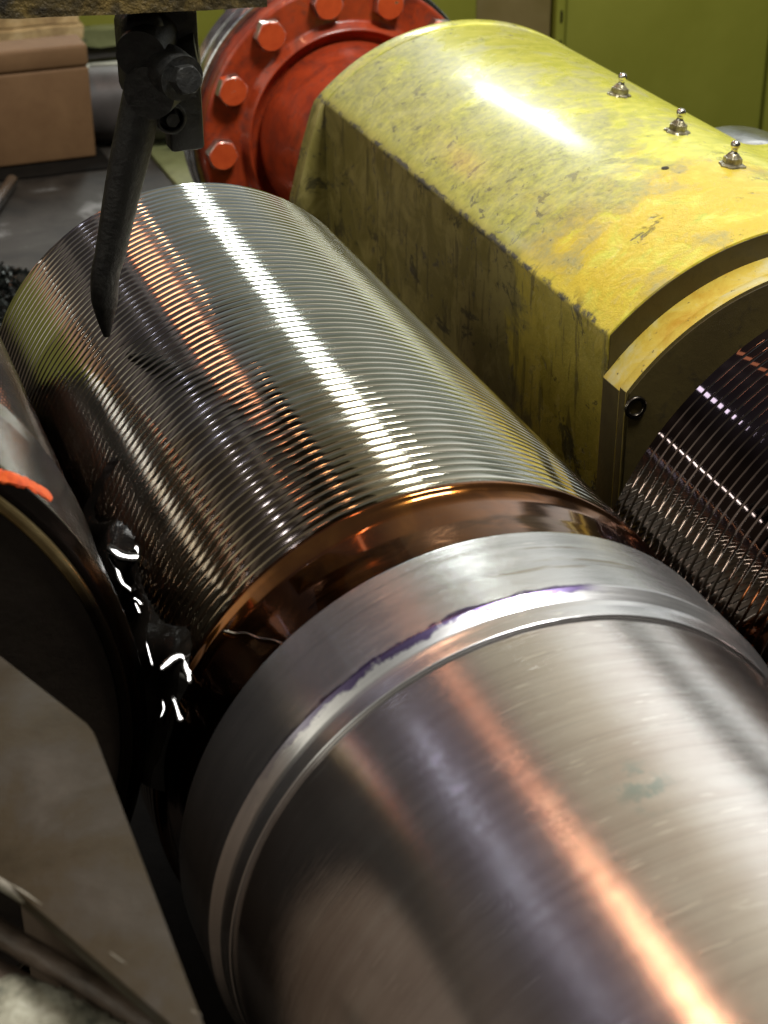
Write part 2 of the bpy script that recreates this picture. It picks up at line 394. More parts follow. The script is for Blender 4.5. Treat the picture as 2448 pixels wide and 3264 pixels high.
def m_bolt(gg, b):
    co = gg.coords(); n = gg.noise(co, 11, 5, .65)
    x, y, z = gg.xyz(co)
    gn = gg.n.new('ShaderNodeNewGeometry').outputs['Normal']; nx, ny, nz = gg.xyz(gn)
    bare = gg.m('MAXIMUM', gg.mul(gg.step(ny, -.93, -.55), gg.step(n, .38, .46)), gg.step(n, .64, .66))       # paint rubbed off the flats
    gg.put(b.inputs['Base Color'], gg.mix(bare, gg.ramp(n, [(.3, (.46, .060, .015)), (.7, (.60, .095, .024))]), (.55, .52, .48)))
    gg.put(b.inputs['Metallic'], bare)
    b.inputs['Roughness'].default_value = .33
M_bolt = mat('red_painted_bolt', m_bolt)
def steel(name, c, r, n=12, bmp=.15):
    return mat(name, lambda gg, b: (
        gg.put(b.inputs['Base Color'], gg.mix(gg.step(gg.noise(gg.coords(), n, 5), .45, .7), c, tuple(q * .6 for q in c))),
        gg.put(b.inputs['Metallic'], 1.0), gg.put(b.inputs['Roughness'], gg.add(r, gg.mul(gg.noise(gg.coords(), n * 2, 4), .15))),
        gg.put(b.inputs['Normal'], gg.bump(gg.noise(gg.coords(), n * 2, 4), bmp, .01))))
M_steel = steel('bright_steel', (.62, .64, .66), .15)
M_nip = steel('nipple_steel', (.68, .66, .60), .12, 20)
M_nipbase = mat('grease_caked_steel', lambda gg, b: (
    gg.put(b.inputs['Base Color'], gg.ramp(gg.noise(gg.coords(), 30, 5, .7), [(.35, (.12, .10, .06)), (.55, (.30, .27, .17)), (.7, (.45, .43, .36))])),
    gg.put(b.inputs['Metallic'], .55), gg.put(b.inputs['Roughness'], .32),
    gg.put(b.inputs['Normal'], gg.bump(gg.noise(gg.coords(), 34, 4), .5, .01))))
M_darkst = steel('dark_oiled_steel', (.10, .085, .07), .22)
def plain(name, stops, scale=6, rough=.6, bmp=.2, det=6, spec=.5, metallic=0.0, dist=.3):
    def f(gg, b):
        co = gg.coords(); n = gg.noise(co, scale, det, .65, dist)
        gg.put(b.inputs['Base Color'], gg.ramp(n, stops)); b.inputs['Roughness'].default_value = rough
        b.inputs['Metallic'].default_value = metallic; b.inputs['Specular IOR Level'].default_value = spec
        gg.put(b.inputs['Normal'], gg.bump(gg.noise(co, scale * 3, 5, .65), bmp, .02))
    return mat(name, f)
M_flank = plain('shaded_yellow_flank', [(.3, (.06, .043, .010)), (.7, (.11, .08, .016))], 6, .6, .2)  # darkened yellow: shade on the flat faces put into the colour
M_plate = plain('grey_brown_plate', [(.30, (.018, .012, .004)), (.44, (.029, .020, .009)), (.54, (.032, .025, .017)), (.70, (.052, .042, .032))], 3.2, .55, .25, 7, spec=.22)
M_reflector = plain('brown_reflector_block', [(.3, (.12, .085, .06)), (.7, (.20, .15, .11))], 3, .5, .1)  # only for the unseen block mirrored in the shaft
M_plate_rim = plain('worn_plate_edge', [(.3, (.16, .145, .115)), (.7, (.36, .33, .27))], 9, .5, .4)
M_cast = plain('rough_pale_casting', [(.30, (.11, .115, .085)), (.45, (.28, .27, .20)), (.7, (.50, .49, .39))], 13, .75, .9)
M_gut = plain('rusty_gutter', [(.3, (.06, .045, .034)), (.55, (.13, .095, .07)), (.75, (.20, .15, .12))], 5, .45, .4)
M_beam = plain('rusty_beam', [(.32, (.025, .020, .012)), (.50, (.10, .07, .02)), (.66, (.28, .19, .05)), (.8, (.42, .30, .12))], 9, .55, .8)
M_card = plain('brown_cardboard', [(.3, (.14, .072, .028)), (.7, (.19, .105, .044))], 3, .75, .15)
M_wood = plain('rough_wood', [(.3, (.22, .14, .06)), (.55, (.45, .32, .15)), (.75, (.60, .46, .26))], 5, .7, .5)
M_table = plain('grimy_steel_table', [(.38, (.012, .010, .008)), (.48, (.024, .020, .016)), (.58, (.034, .030, .025)), (.68, (.16, .16, .158))], 1.3, .6, .12, 6, spec=.2)
M_olive = plain('olive_paint', [(.3, (.16, .165, .016)), (.7, (.20, .205, .026))], .8, .5, .06)
M_olive_pale = plain('pale_green_paint', [(.34, (.04, .045, .028)), (.42, (.15, .165, .07)), (.7, (.20, .22, .10))], 3.5, .5, .2)
M_brown = plain('brown_panel', [(.3, (.13, .10, .03)), (.7, (.17, .13, .05))], 2, .5, .1)
M_white = plain('white_strip', [(.3, (.55, .58, .48)), (.7, (.75, .78, .66))], 8, .5, .1)
M_motor = plain('dark_grey_paint', [(.3, (.035, .032, .030)), (.7, (.07, .062, .06))], 4, .42, .1)
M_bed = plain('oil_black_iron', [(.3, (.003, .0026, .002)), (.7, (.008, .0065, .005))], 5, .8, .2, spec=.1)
M_face = plain('oiled_die_face', [(.3, (.012, .009, .007)), (.7, (.024, .018, .013))], 3, .5, .2, spec=.3)
M_orange = plain('orange_paint', [(.36, (.16, .02, .01)), (.46, (.62, .075, .015)), (.62, (.80, .13, .022)), (.8, (.42, .05, .015))], 14, .45, .3)
M_swarf = mat('black_swarf', lambda gg, b: (gg.put(b.inputs['Base Color'], (.02, .024, .022)), gg.put(b.inputs['Metallic'], .6), gg.put(b.inputs['Roughness'], .3)))
def m_oil(gg, b):
    co = gg.coords()
    b.inputs['Base Color'].default_value = (.006, .005, .004, 1); b.inputs['Roughness'].default_value = .09
    b.inputs['IOR'].default_value = 1.5; b.inputs['Specular IOR Level'].default_value = .6
    gg.put(b.inputs['Normal'], gg.bump(gg.noise(co, 5, 2, .4, .6), .35, .03))
M_oil = mat('black_oil', m_oil)
M_band = mat('shade_darkened_band', lambda gg, b: (gg.put(b.inputs['Base Color'], gg.mix(gg.step(gg.add(polar(gg)[0], gg.mul(gg.noise(gg.coords(), 6, 4), .15)), .38, .62), (.014, .010, .008), (.055, .045, .040))),  # lower arc painted darker, as shade in the colour
    gg.put(b.inputs['Metallic'], 1.0), gg.put(b.inputs['Roughness'], .22), gg.put(b.inputs['Normal'], gg.bump(gg.noise(gg.coords(), 5, 3), .15, .01))))
M_gold = mat('brassy_edge', lambda gg, b: (gg.put(b.inputs['Base Color'], gg.mix(gg.step(polar(gg)[0], .33, .52), (.012, .009, .006), gg.ramp(gg.noise(gg.coords(), 5, 4), [(.35, (.22, .15, .06)), (.7, (.50, .40, .20))]))), gg.put(b.inputs['Metallic'], .9), gg.put(b.inputs['Roughness'], .3)))  # lower arc painted near-black so the ring fades into the shade

# ------------------------------------------------------------------ setting
C2 = (2.34, -.251)          # axis of the right die, its housing and its coupling
C1 = (-2.324, .41)          # axis of the left die
bm = box((-30, -12, -6.2), (34, 60, -6.0), 0); tag(obj('floor', bm, M_bed), kind='structure')
bm = box((4.45, 16.0, -6), (6.15, 16.3, 2.2), .02)
t = empty('machine_cabinet', (8, 16, -6), 'olive green sheet metal cabinet wall behind the yellow housing', 'cabinet')
obj('panel', box((6.18, 15.98, -6), (8.62, 16.3, 2.2), .03), M_olive, t)
obj('panel', box((8.67, 16.0, -6), (14, 16.3, 2.2), .03), M_olive, t)
obj('panel', box((5.18, 16.0, -6), (6.02, 16.3, 2.2), .03), M_brown, t)
obj('panel', box((3.95, 15.9, -6), (5.15, 16.3, 2.2), .03), M_olive, t)
seam = obj('seam_strip', box((6.045, 15.94, -6), (6.155, 16.3, 2.2), .02), M_olive, t)
for k in range(9): obj('slot', box((6.09, 15.93, -1.9 + .30 * k), (6.115, 15.95, -1.78 + .30 * k), .004), M_bed, seam)
bm.free()
tab = box((-3, 13.2, -2.25), (2.05, 21.0, -2.0), .03); tag(obj('steel_table', tab, M_table, origin=(0, 16, -2)), 'grimy grey steel table surface behind the threaded roll', 'table')
tag(obj('machine_ledge', box((2.07, 13.6, -2.6), (6, 18.2, -2.0), .04), M_olive_pale, origin=(3, 15, -2)), 'pale green painted machine ledge with black stains below the red flange', 'machine ledge')
tag(obj('back_panel', box((-4, 21.2, -6), (3.9, 21.5, 1.5), .03), M_olive, origin=(1, 21, -3)), 'dark olive machine panel behind the cardboard box', 'panel')
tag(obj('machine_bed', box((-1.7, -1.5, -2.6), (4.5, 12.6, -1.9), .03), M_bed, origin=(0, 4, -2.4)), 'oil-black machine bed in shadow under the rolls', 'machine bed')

# ------------------------------------------------------------------ the threaded roll
roll = empty('threaded_roll', (0, 0, 0), 'big shiny steel roll, threaded at its far end with a bare polished shaft in front', 'threaded roll')
def threaded(y0, y1, Rr, c, pitch=.05, depth=.0036, land=.80, crown=.0006, seg=320, per=12, fade0=.03, fade1=.03, hand=1):
    """a cylinder wall with a helical groove; rows follow the helix"""
    bm = bmesh.new(); rows = []
    n = int(round((y1 - y0) / pitch)) * per
    def rad(ph, yy):
        u = (ph % 1.0)                                   # 0..1 over one pitch, land centred on .5
        d = abs(u - .5) * 2                              # 0 land middle, 1 groove middle
        if d < land: r = Rr - crown * (d / land) ** 2
        else:
            q = (d - land) / (1 - land); r = Rr - crown - depth * (.5 - .5 * cos(pi * min(1, q * 1.25)))
        f = min(1, max(0, (yy - y0) / fade0)) * min(1, max(0, (y1 - yy) / fade1))
        return Rr - (Rr - r) * f
    for i in range(-per, n + 1):
        row = []
        for k in range(seg):
            a = -pi / 2 + 2 * pi * k / seg; yy = y0 + i * pitch / per + pitch * k / seg
            yc = min(max(yy, y0), y1); r = rad(i / per + 0.0, yc)
            aa = a * hand
            row.append(bm.verts.new((c[0] + r * cos(aa), yc, c[1] + r * sin(aa))))
        rows.append(row)
    for i in range(len(rows) - 1):
        for k in range(seg - 1): bm.faces.new((rows[i][k], rows[i][k + 1], rows[i + 1][k + 1], rows[i + 1][k]))
        if i + per + 1 < len(rows): bm.faces.new((rows[i][seg - 1], rows[i + per][0], rows[i + per + 1][0], rows[i + 1][seg - 1]))
    bmesh.ops.remove_doubles(bm, verts=bm.verts, dist=1e-5)
    return bm
th = threaded(4.47, 7.62, 1.0, (0, 0))
lathe([(1.0, 7.62), (.985, 7.645), (.6, 7.65), (0, 7.65)], (0, 0), 320, th)
obj('thread', th, M_thread, roll, 60)
obj('neck', lathe(rnd([(1.0, 4.472), (1.0, 4.455), (.985, 4.44), (.968, 4.40), (.962, 4.30), (.962, 4.121)], .01), (0, 0), 256), M_oily, roll)
obj('collar', lathe(rnd([(.94, 4.120), (.998, 4.118), (1.005, 4.108), (1.005, 4.10), (1.005, 3.79), (1.005, 3.774), (.990, 3.752), (.979, 3.735), (.974, 3.715), (.972, 3.668), (.969, 3.664), (.93, 3.6635)], .004, 3), (0, 0), 256), M_collar, roll)
obj('shaft', lathe([(.90, 3.665), (.958, 3.663), (.960, 3.657), (.960, 3.652), (.960, 3.64), (.960, 3.5), (.960, -.9), (.960, -1.0), (.92, -1.02), (0, -1.02)], (0, 0), 256), M_shaft, roll)

# oil lying in the nip and running down past the thread end
def oil():
    bm = bmesh.new(); rows = []; nt, ny = 60, 120
    for i in range(ny + 1):
        yy = 4.40 + (5.75 - 4.40) * i / ny; row = []
        for k in range(nt + 1):
            a = R_(141 + 34 * k / nt)
            # upper border of the film wanders with y
            top = 150 - 4 * math.exp(-((yy - 5.3) / .18) ** 2) + 3.5 * mnoise.noise(Vector((yy * 3.1, 0, 2))) + 8 * max(0, yy - 5.45) * 4 - 5 * math.exp(-((yy - 4.55) / .12) ** 2)
            e = (degrees(a) - top) / 5
            h = .042 * (1 / (1 + math.exp(-e * 3))) - .02 + .030 * mnoise.noise(Vector((yy * 3.4, a * 5, 0))) * min(1, max(0, e))
            h += .012 * sin(yy * 11 + a * 9) * min(1, max(0, e)) * min(1, (yy - 4.4) / .2) - .07 * max(0, (4.50 - yy) / .10) ** 2 + .03 * max(0, (yy - 5.6) / .15)
            row.append(bm.verts.new(((1 + h) * cos(a), yy, (1 + h) * sin(a))))
        rows.append(row)
    for a, b in zip(rows, rows[1:]):
        for k in range(nt): bm.faces.new((a[k], a[k + 1], b[k + 1], b[k]))
    return bm
tag(obj('oil_film', oil(), M_oil, smooth=60), 'glossy black oil film running between the threaded roll and left die', 'oil', kind='stuff')
def runnel(pts, w):
    P = smooth_path(pts, 10); n = len(P)
    return tube(P, [w * (.25 + .75 * sin(pi * min(1, max(0, (i + .5) / n))) ** .6) * (1 + .3 * mnoise.noise(p * 12)) for i, p in enumerate(P)], 12)
paths = [
 ([(-0.938, 5.197, 0.578), (-0.921, 5.18, 0.565), (-0.899, 5.162, 0.549), (-0.864, 5.153, 0.539), (-0.835, 5.155, 0.537), (-0.837, 5.177, 0.552), (-0.849, 5.187, 0.56)], 0.02, (0.097, -0.565, 0.819)),
 ([(-0.931, 5.212, 0.545), (-0.929, 5.179, 0.522), (-0.921, 5.148, 0.5), (-0.916, 5.108, 0.472), (-0.898, 5.088, 0.456), (-0.885, 5.074, 0.445)], 0.011, (0.099, -0.56, 0.823)),
 ([(-0.915, 4.927, 0.516), (-0.9, 4.915, 0.506), (-0.893, 4.9, 0.495)], 0.01, (0.095, -0.55, 0.83)),
 ([(-0.916, 4.898, 0.513), (-0.912, 4.88, 0.5), (-0.91, 4.864, 0.49)], 0.007, (0.096, -0.547, 0.832)),
 ([(-0.942, 4.459, 0.529), (-0.92, 4.471, 0.534), (-0.894, 4.486, 0.541), (-0.868, 4.492, 0.542), (-0.853, 4.481, 0.534), (-0.856, 4.462, 0.522), (-0.855, 4.438, 0.507), (-0.861, 4.406, 0.488)], 0.016, (0.087, -0.523, 0.848)),
 ([(-0.909, 4.458, 0.423), (-0.907, 4.425, 0.403), (-0.907, 4.396, 0.386), (-0.904, 4.375, 0.373)], 0.011, (0.089, -0.511, 0.855)),
 ([(-0.894, 4.407, 0.333), (-0.883, 4.423, 0.341), (-0.871, 4.44, 0.351)], 0.01, (0.086, -0.507, 0.858)),
 ([(-0.93, 4.703, 0.482), (-0.931, 4.664, 0.458), (-0.93, 4.624, 0.432)], 0.006, (0.095, -0.53, 0.842)),
 ([(-0.945, 4.447, 0.425), (-0.949, 4.419, 0.409), (-0.967, 4.393, 0.395)], 0.006, (0.095, -0.512, 0.854)),
]
def ridge(pts, w, N, bm):
    """a low flat strip of oil; N tilts its top to mirror the overhead lamp"""
    P = smooth_path(pts, 14); n = len(P); N = Vector(N); rows = []
    for i, p in enumerate(P):
        t = (P[min(i + 1, n - 1)] - P[max(i - 1, 0)]).normalized()
        u = t.cross(N).normalized()
        f = min(1, (i + .3) / 6, (n - i - .7) / 6) ** .6 * (1 + .55 * mnoise.noise(p * 26))
        row = []
        for k in range(20):
            a = 2 * pi * k / 20
            row.append(bm.verts.new(p + u * cos(a) * w * f + N * (sin(a) * .12 * w if sin(a) > 0 else sin(a) * 1.8 * w) * f))
        rows.append(row)
    for a, b in zip(rows, rows[1:]):
        for k in range(20): bm.faces.new((a[k], a[(k + 1) % 20], b[(k + 1) % 20], b[k]))
    bm.faces.new(rows[0]); bm.faces.new(rows[-1])
bm = bmesh.new()
for p, w, N in paths: ridge(p, w * .78, N, bm)  # strips added and tilted so that each shows a bright glint
tag(obj('oil_glint_strips', bm, M_oil, smooth=80), 'wavy strips of black oil, added and tilted for glints, on the thread end above the dark pit', 'oil', kind='stuff')
# thin wire of swarf lying on the oily neck
wp = smooth_path([(-.748, 4.42, .640), (-.742, 4.395, .668), (-.712, 4.37, .668), (-.690, 4.33, .688), (-.672, 4.27, .704), (-.655, 4.235, .716), (-.640, 4.20, .730), (-.628, 4.16, .742)], 6)
tag(obj('swarf_wire', tube(wp, .0035, 8), M_nip, smooth=60), 'thin pale wire of swarf lying on the oily brown neck', 'swarf')

# ------------------------------------------------------------------ right die
die = empty('thread_rolling_die', (C2[0], 5.27, C2[1]), 'dark mirror-polished die with thin grooves in front of the yellow housing', 'die roll', 'grooved die rolls either side of the threaded roll')
def die_wall(y0, y1, c, hand): return threaded(y0, y1, 1.350, c, 0.0527, .0032, .90, .00015, 320, 12, .03, .004, hand)
dw = die_wall(2.6, 5.262, C2, 1)
lathe([(1.350, 5.262), (1.346, 5.268), (1.335, 5.278), (.75, 5.28)], C2, 320, dw)
lathe([(.6, 2.6), (1.349, 2.6)], C2, 320, dw)
obj('grooved_wall', dw, M_dieR, die, 60)
obj('journal', lathe([(.74, 5.282), (.74, 5.777)], C2, 96), M_darkst, die)

# ------------------------------------------------------------------ left die
die2 = empty('thread_rolling_die', (C1[0], 5.1, C1[1]), 'dark grooved die at the left edge with orange paint on its rim', 'die roll', 'grooved die rolls either side of the threaded roll')
dw = threaded(5.13, 6.98, 1.345, C1, 0.0527, .012, .76, .0004, 320, 12, .03, .02, 1)
lathe([(.4, 6.98), (1.344, 6.98)], C1, 320, dw)
obj('grooved_wall', dw, M_dieR, die2, 60)
obj('plain_band', lathe(rnd([(1.345, 5.131), (1.349, 5.10), (1.338, 5.0), (1.336, 4.50), (1.334, 4.48), (1.300, 4.445), (1.276, 4.444)], .006), C1, 256), M_band, die2)
obj('rim', lathe(rnd([(1.276, 4.446), (1.274, 4.430), (1.262, 4.424), (1.24, 4.424), (1.235, 4.44)], .004), C1, 256), M_gold, die2)
obj('end_face', lathe([(1.236, 4.44), (1.1, 4.445), (.5, 4.445), (0, 4.445)], C1, 128), M_face, die2)
def band_at(q, lift=.003):                              # point of the end profile at arc length q
    pr = [(1.262, 4.4415), (1.300, 4.4435), (1.334, 4.478), (1.3372, 4.50), (1.3378, 4.80)]
    for a, b in zip(pr, pr[1:]):
        L = hypot(b[0] - a[0], b[1] - a[1])
        if q <= L or b is pr[-1]:
            t = q / L; nx, ny = (b[1] - a[1]) / L, -(b[0] - a[0]) / L
            return a[0] + (b[0] - a[0]) * t + nx * lift, a[1] + (b[1] - a[1]) * t + ny * lift
        q -= L
bm = bmesh.new(); rows = []
for k in range(81):                                    # paint dab running from the band down over the bevel
    t = k / 80; a = R_(32.8 + 22 * t); row = []
    e = min(1, (k + .3) / 6) ** .5
    mid = .045 + .16 * max(0, 1 - t / .55) ** 1.2; w = (.050 - .028 * min(1, t * 2.2)) * e
    for q in (-1, -.8, -.3, .3, .8, 1):
        edge = 1 + .45 * mnoise.noise(Vector((k * .22, (q > 0) * 5.0, 0))) + .2 * mnoise.noise(Vector((k * .9, (q > 0) * 5.0, 3)))
        rr, yy = band_at(max(.002, mid + q * w * edge), .0005 if abs(q) == 1 else .005)
        row.append(bm.verts.new((C1[0] + rr * cos(a), yy, C1[1] + rr * sin(a))))
    rows.append(row)
for a, b in zip(rows, rows[1:]):
    for k in range(5): bm.faces.new((a[k], b[k], b[k + 1], a[k + 1]))
obj('paint_mark', bm, M_orange, die2)

# ------------------------------------------------------------------ yellow bearing housing
H0 = (C2[0], 6.0, C2[1])
hs = empty('bearing_housing', H0, 'worn yellow bearing housing with a half round top and three grease nipples', 'bearing housing')
def hprof(r, xl, zb, a0=None, a1=35, n=60, right=None):
    a0 = a0 if a0 is not None else degrees(math.acos(xl / r)); pts = [(C2[0] + xl, zb)]
    for k in range(n + 1):
        a = R_(a0 + (a1 - a0) * k / n); pts.append((C2[0] + r * cos(a), C2[1] + r * sin(a)))
    xr = C2[0] + (right if right else r * cos(R_(a1))); pts.append((xr, zb)); return pts
bm = prism_xz(hprof(1.298, -.915, -2.0), 6.0, 9.70, .012)
obj('shell', bm, M_yellow, hs)
rp = [(C2[0] - 1.30, -2.0), (C2[0] - 1.11, C2[1] + .326), (C2[0] - 1.025, C2[1] + .641), (C2[0] - .955, C2[1] + .86)]
for k in range(61):
    a = R_(136 + (35 - 136) * k / 60); rp.append((C2[0] + 1.300 * cos(a), C2[1] + 1.300 * sin(a)))
rp.append((rp[-1][0], -2.0))
bm = prism_xz(rp, 9.702, 9.84, .012)
obj('rear_rim', bm, M_yellow, hs)
# right-hand lug with a fillet climbing on to the round top
lug = [(2.6, .2)]
for k in range(17):
    t = k / 16; a = R_(66 - 14 * t)
    lug.append((C2[0] + 1.300 * cos(a) + .08 * t * t, C2[1] + 1.300 * sin(a) + .16 * t * t * (1 if t < 2 else 1)))
lx, lz = lug[-1]; lug += [(lx + .12, lz + .012), (lx + 1.3, lz - .05), (lx + 1.3, -1.0), (2.6, -1.0)]
obj('side_lug', prism_xz(lug, 6.03, 7.42, .02), M_yellow, hs)
def shade_flats(o):                       # round rim stays yellow
    o.data.materials.append(M_flank)
    for p in o.data.polygons:
        if p.normal.x < -.93 or p.normal.y < -.9: p.material_index = 1
cov = [(C2[0] - .928, -2.0)]
a0 = degrees(math.acos(-.928 / 1.178))
for k in range(61):
    a = R_(a0 + (20 - a0) * k / 60); cov.append((C2[0] + 1.178 * cos(a), C2[1] + 1.178 * sin(a)))
cov.append((C2[0] + 1.1, -2.0))
shade_flats(obj('end_cover', prism_xz(cov, 5.845, 5.998, .004), M_rim, hs))
cov2 = [(C2[0] - .928, -2.0)]
a0 = degrees(math.acos(-.928 / 1.190))
for k in range(61):
    a = R_(a0 + (20 - a0) * k / 60); cov2.append((C2[0] + 1.190 * cos(a), C2[1] + 1.190 * sin(a)))
cov2.append((C2[0] + 1.1, -2.0))
shade_flats(obj('cover_rim', prism_xz(cov2, 5.787, 5.8445, .004), M_rim, hs))
cov3 = [(C2[0] - .922, -2.0)]
for k in range(61):
    a = R_(141 + (20 - 141) * k / 60); cov3.append((C2[0] + 1.178 * cos(a), C2[1] + 1.178 * sin(a)))
cov3.append((C2[0] + 1.08, -2.0))
obj('cover_face', prism_xz(cov3, 5.776, 5.7865, .003), M_cover, hs)
fr = hprof(1.288, -.905, -2.0)
obj('front_face', prism_xz(fr, 5.993, 5.9985, 0), M_cover, hs, 0)  # thin dark sheet over the shell's front, standing for its shade
for a, rr in ((142.7, 1.112), (100, 1.06), (57, 1.06)):
    c = (C2[0] + rr * cos(R_(a)), 5.776, C2[1] + rr * sin(R_(a)))
    b2 = lathe(rnd([(.052, .0), (.052, -.008), (.047, -.013), (.034, -.012), (.031, -.004), (.028, .03), (0, .03)], .002), (0, 0), 32)
    for v in b2.verts: v.co += Vector(c)
    obj('socket_screw', b2, M_darkst, hs)
# grease nipples
def nipple(yy, deg, parent):
    base = Vector((C2[0] + 1.298 * cos(R_(deg)), yy, C2[1] + 1.298 * sin(R_(deg)))); ax = Vector((cos(R_(deg)), 0, sin(R_(deg))))
    u = Vector((0, 1, 0)); w = ax.cross(u)
    def spin(prof, seg=32, lump=0):
        bm = bmesh.new(); rows = []
        for r, h in prof:
            rows.append([bm.verts.new(base + ax * h + (u * cos(2 * pi * k / seg) + w * sin(2 * pi * k / seg)) * r * (1 + lump * mnoise.noise(Vector((cos(2 * pi * k / seg) * 2, sin(2 * pi * k / seg) * 2, yy * 5 + h * 20))))) for k in range(seg)])
        for a, b in zip(rows, rows[1:]):
            for k in range(seg): bm.faces.new((a[k], a[(k + 1) % seg], b[(k + 1) % seg], b[k]))
        bm.faces.new(rows[-1]); return bm
    bm = spin([(.062, -.01), (.060, .006), (.050, .012)], 40, .35)
    hexbolt(bm, base + ax * .006, ax, .047, .036, yy)
    join(bm, spin([(.040, .036), (.034, .046), (.027, .054), (.022, .06)], 32, .2))
    body = obj('grease_nipple', bm, M_nipbase, parent)
    tip = obj('tip', spin(rnd([(.021, .056), (.0155, .068), (.0155, .078), (.0235, .090), (.0245, .100), (.0215, .110), (.013, .119), (.006, .120)], .004), 32), M_nip, body)
for yy, a in ((8.07, 81.5), (7.37, 83.2), (6.81, 84.2)): nipple(yy, a, hs)
# blanked screw holes: small grey plugs flush with the paint
for yy, a in ((6.90, 97.7),):
    base = Vector((C2[0] + 1.299 * cos(R_(a)), yy, C2[1] + 1.299 * sin(R_(a)))); ax = Vector((cos(R_(a)), 0, sin(R_(a))))
    bm = bmesh.new(); u = Vector((0, 1, 0)); w = ax.cross(u); rr = .03 if a < 95 else .018
    v = [bm.verts.new(base + (u * cos(q) + w * sin(q)) * rr + ax * .002) for q in [2 * pi * k / 24 for k in range(24)]]
    v2 = [bm.verts.new(base + (u * cos(q) + w * sin(q)) * rr - ax * .01) for q in [2 * pi * k / 24 for k in range(24)]]
    bm.faces.new(v)
    for k in range(24): bm.faces.new((v[k], v2[k], v2[(k + 1) % 24], v[(k + 1) % 24]))
    obj('plug', bm, M_plate, hs)
# grey steel cap beyond the lug
bm = lathe(rnd([(0, 8.05), (.60, 8.05), (.70, 8.07), (.72, 8.12), (.72, 8.45), (0, 8.45)], .02), (3.42, -.06), 96)
tag(obj('round_cover', bm, M_steel, origin=(3.42, 8.2, .02)), 'grey steel round cover edge showing behind the yellow housing at right', 'round cover')

# ------------------------------------------------------------------ red flange coupling
fl = empty('flange_coupling', (C2[0], 11.9, C2[1]), 'red painted flange coupling with hexagon bolts behind the yellow housing', 'flange coupling')
obj('flange', lathe(rnd([(.60, 11.88), (.70, 11.88), (.745, 11.85), (.775, 11.80), (.80, 11.83), (.83, 11.88), (1.08, 11.88), (1.10, 11.90), (1.10, 12.06), (.5, 12.06)], .02, 4), C2, 192), M_red, fl)
obj('hub', lathe(rnd([(.0, 9.3), (.66, 9.3), (.66, 11.0), (.68, 11.45), (.70, 11.75), (.69, 11.86), (.66, 11.9)], .1, 5), C2, 160), M_red, fl)
obj('steel_disc', lathe(rnd([(.5, 12.065), (1.135, 12.065), (1.145, 12.075), (1.145, 12.20), (1.138, 12.205), (1.138, 12.215), (1.150, 12.22), (1.150, 12.36), (1.13, 12.40), (.5, 12.40)], .004), C2, 192), M_steel, fl)
obj('rear_hub', lathe([(.62, 12.4), (.62, 13.4), (0, 13.4)], C2, 96), M_black, fl)
for k in range(13):
    a = R_(126.6 - 27.69 * k); c = (C2[0] + 1.0 * cos(a) * .985, 11.879, C2[1] + 1.0 * sin(a) * .985)
    bm = hexbolt(bmesh.new(), c, (0, -1, 0), .118, .085, random.uniform(0, 1))
    obj('bolt', bm, M_bolt, fl, 30)
tag(obj('red_machine_block', box((2.8, 13.42, -2.0), (3.62, 14.4, .9), .04), M_red, origin=(3, 14, -2)), 'bright red machine block rising behind the flange at the top', 'machine block')

# ------------------------------------------------------------------ black coolant nozzle with its clamp
nz = empty('coolant_nozzle', (-.45, 6.35, 2.0), 'black grimy coolant pipe on a clamp pointing down at the thread', 'coolant nozzle')
P = smooth_path([(-.405, 6.36, 1.90), (-.455, 6.35, 1.731), (-.535, 6.35, 1.469), (-.600, 6.35, 1.232), (-.640, 6.35, 1.10), (-.650, 6.36, .95), (-.648, 6.375, .845)], 8)
rd = []
for p in P:
    z = p.z
    rd.append(.084 if z > 1.6 else (.066 + (.084 - .066) * ((z - 1.2) / .4) if z > 1.2 else (.058 + .008 * (z - 1.0) / .20 if z > 1.0 else max(.014, .016 + .042 * ((z - .845) / .155) ** 1.0))))

rd = [q * .90 for q in rd]
obj('pipe', tube(P, rd, 32, jit=.05), M_black, nz, 50)
bm = box((-.50, 6.28, 1.79), (-.34, 6.50, 2.12), .05, 3)
join(bm, tube([(-.44, 6.22, 1.85), (-.30, 6.42, 1.86)], .100, 28))
join(bm, tube([(-.455, 6.24, 1.985), (-.34, 6.46, 2.02)], .095, 28))
obj('clamp', bm, M_black, nz, 40)
bm = tube([(-.36, 6.26, 1.93), (-.335, 6.12, 1.92)], [.088, .084], 32)
hexbolt(bm, (-.335, 6.125, 1.92), (.1, -1, .15), .056, .075, .3)
obj('clamp_bolt', bm, M_black, nz, 35)
bm = lathe(rnd([(.055, .04), (.062, .0), (.058, -.02), (.045, -.02), (.042, .02), (0, .02)], .006), (0, 0), 32)
hexbolt(bm, (0, .015, 0), (0, -1, 0), .030, .05)
for v in bm.verts: v.co = Matrix.Translation((-.338, 6.33, 1.715)) @ v.co
obj('lock_nut', bm, M_black, nz, 35)
obj('bracket', box((-.33, 6.38, 1.56), (-.195, 6.48, 2.2), .015), M_black, nz)
bm = tube([(-.34, 6.45, 1.93), (-.20, 6.40, 1.95)], .07, 24)
join(bm, box((-.42, 6.40, 1.70), (-.28, 6.52, 2.18), .03))
obj('bracket_arm', bm, M_black, nz, 40)
# rusty beam carrying the clamp
bm = box((-1.7, 6.1, 2.19), (.0, 6.5, 2.50), .03, sub=14, jit=.012, rot=Matrix.Rotation(R_(2.4), 3, 'Y'))
tag(obj('support_beam', bm, M_beam, origin=(-.9, 6.3, 2.2)), 'rust and yellow flecked steel beam across the top left corner', 'beam')

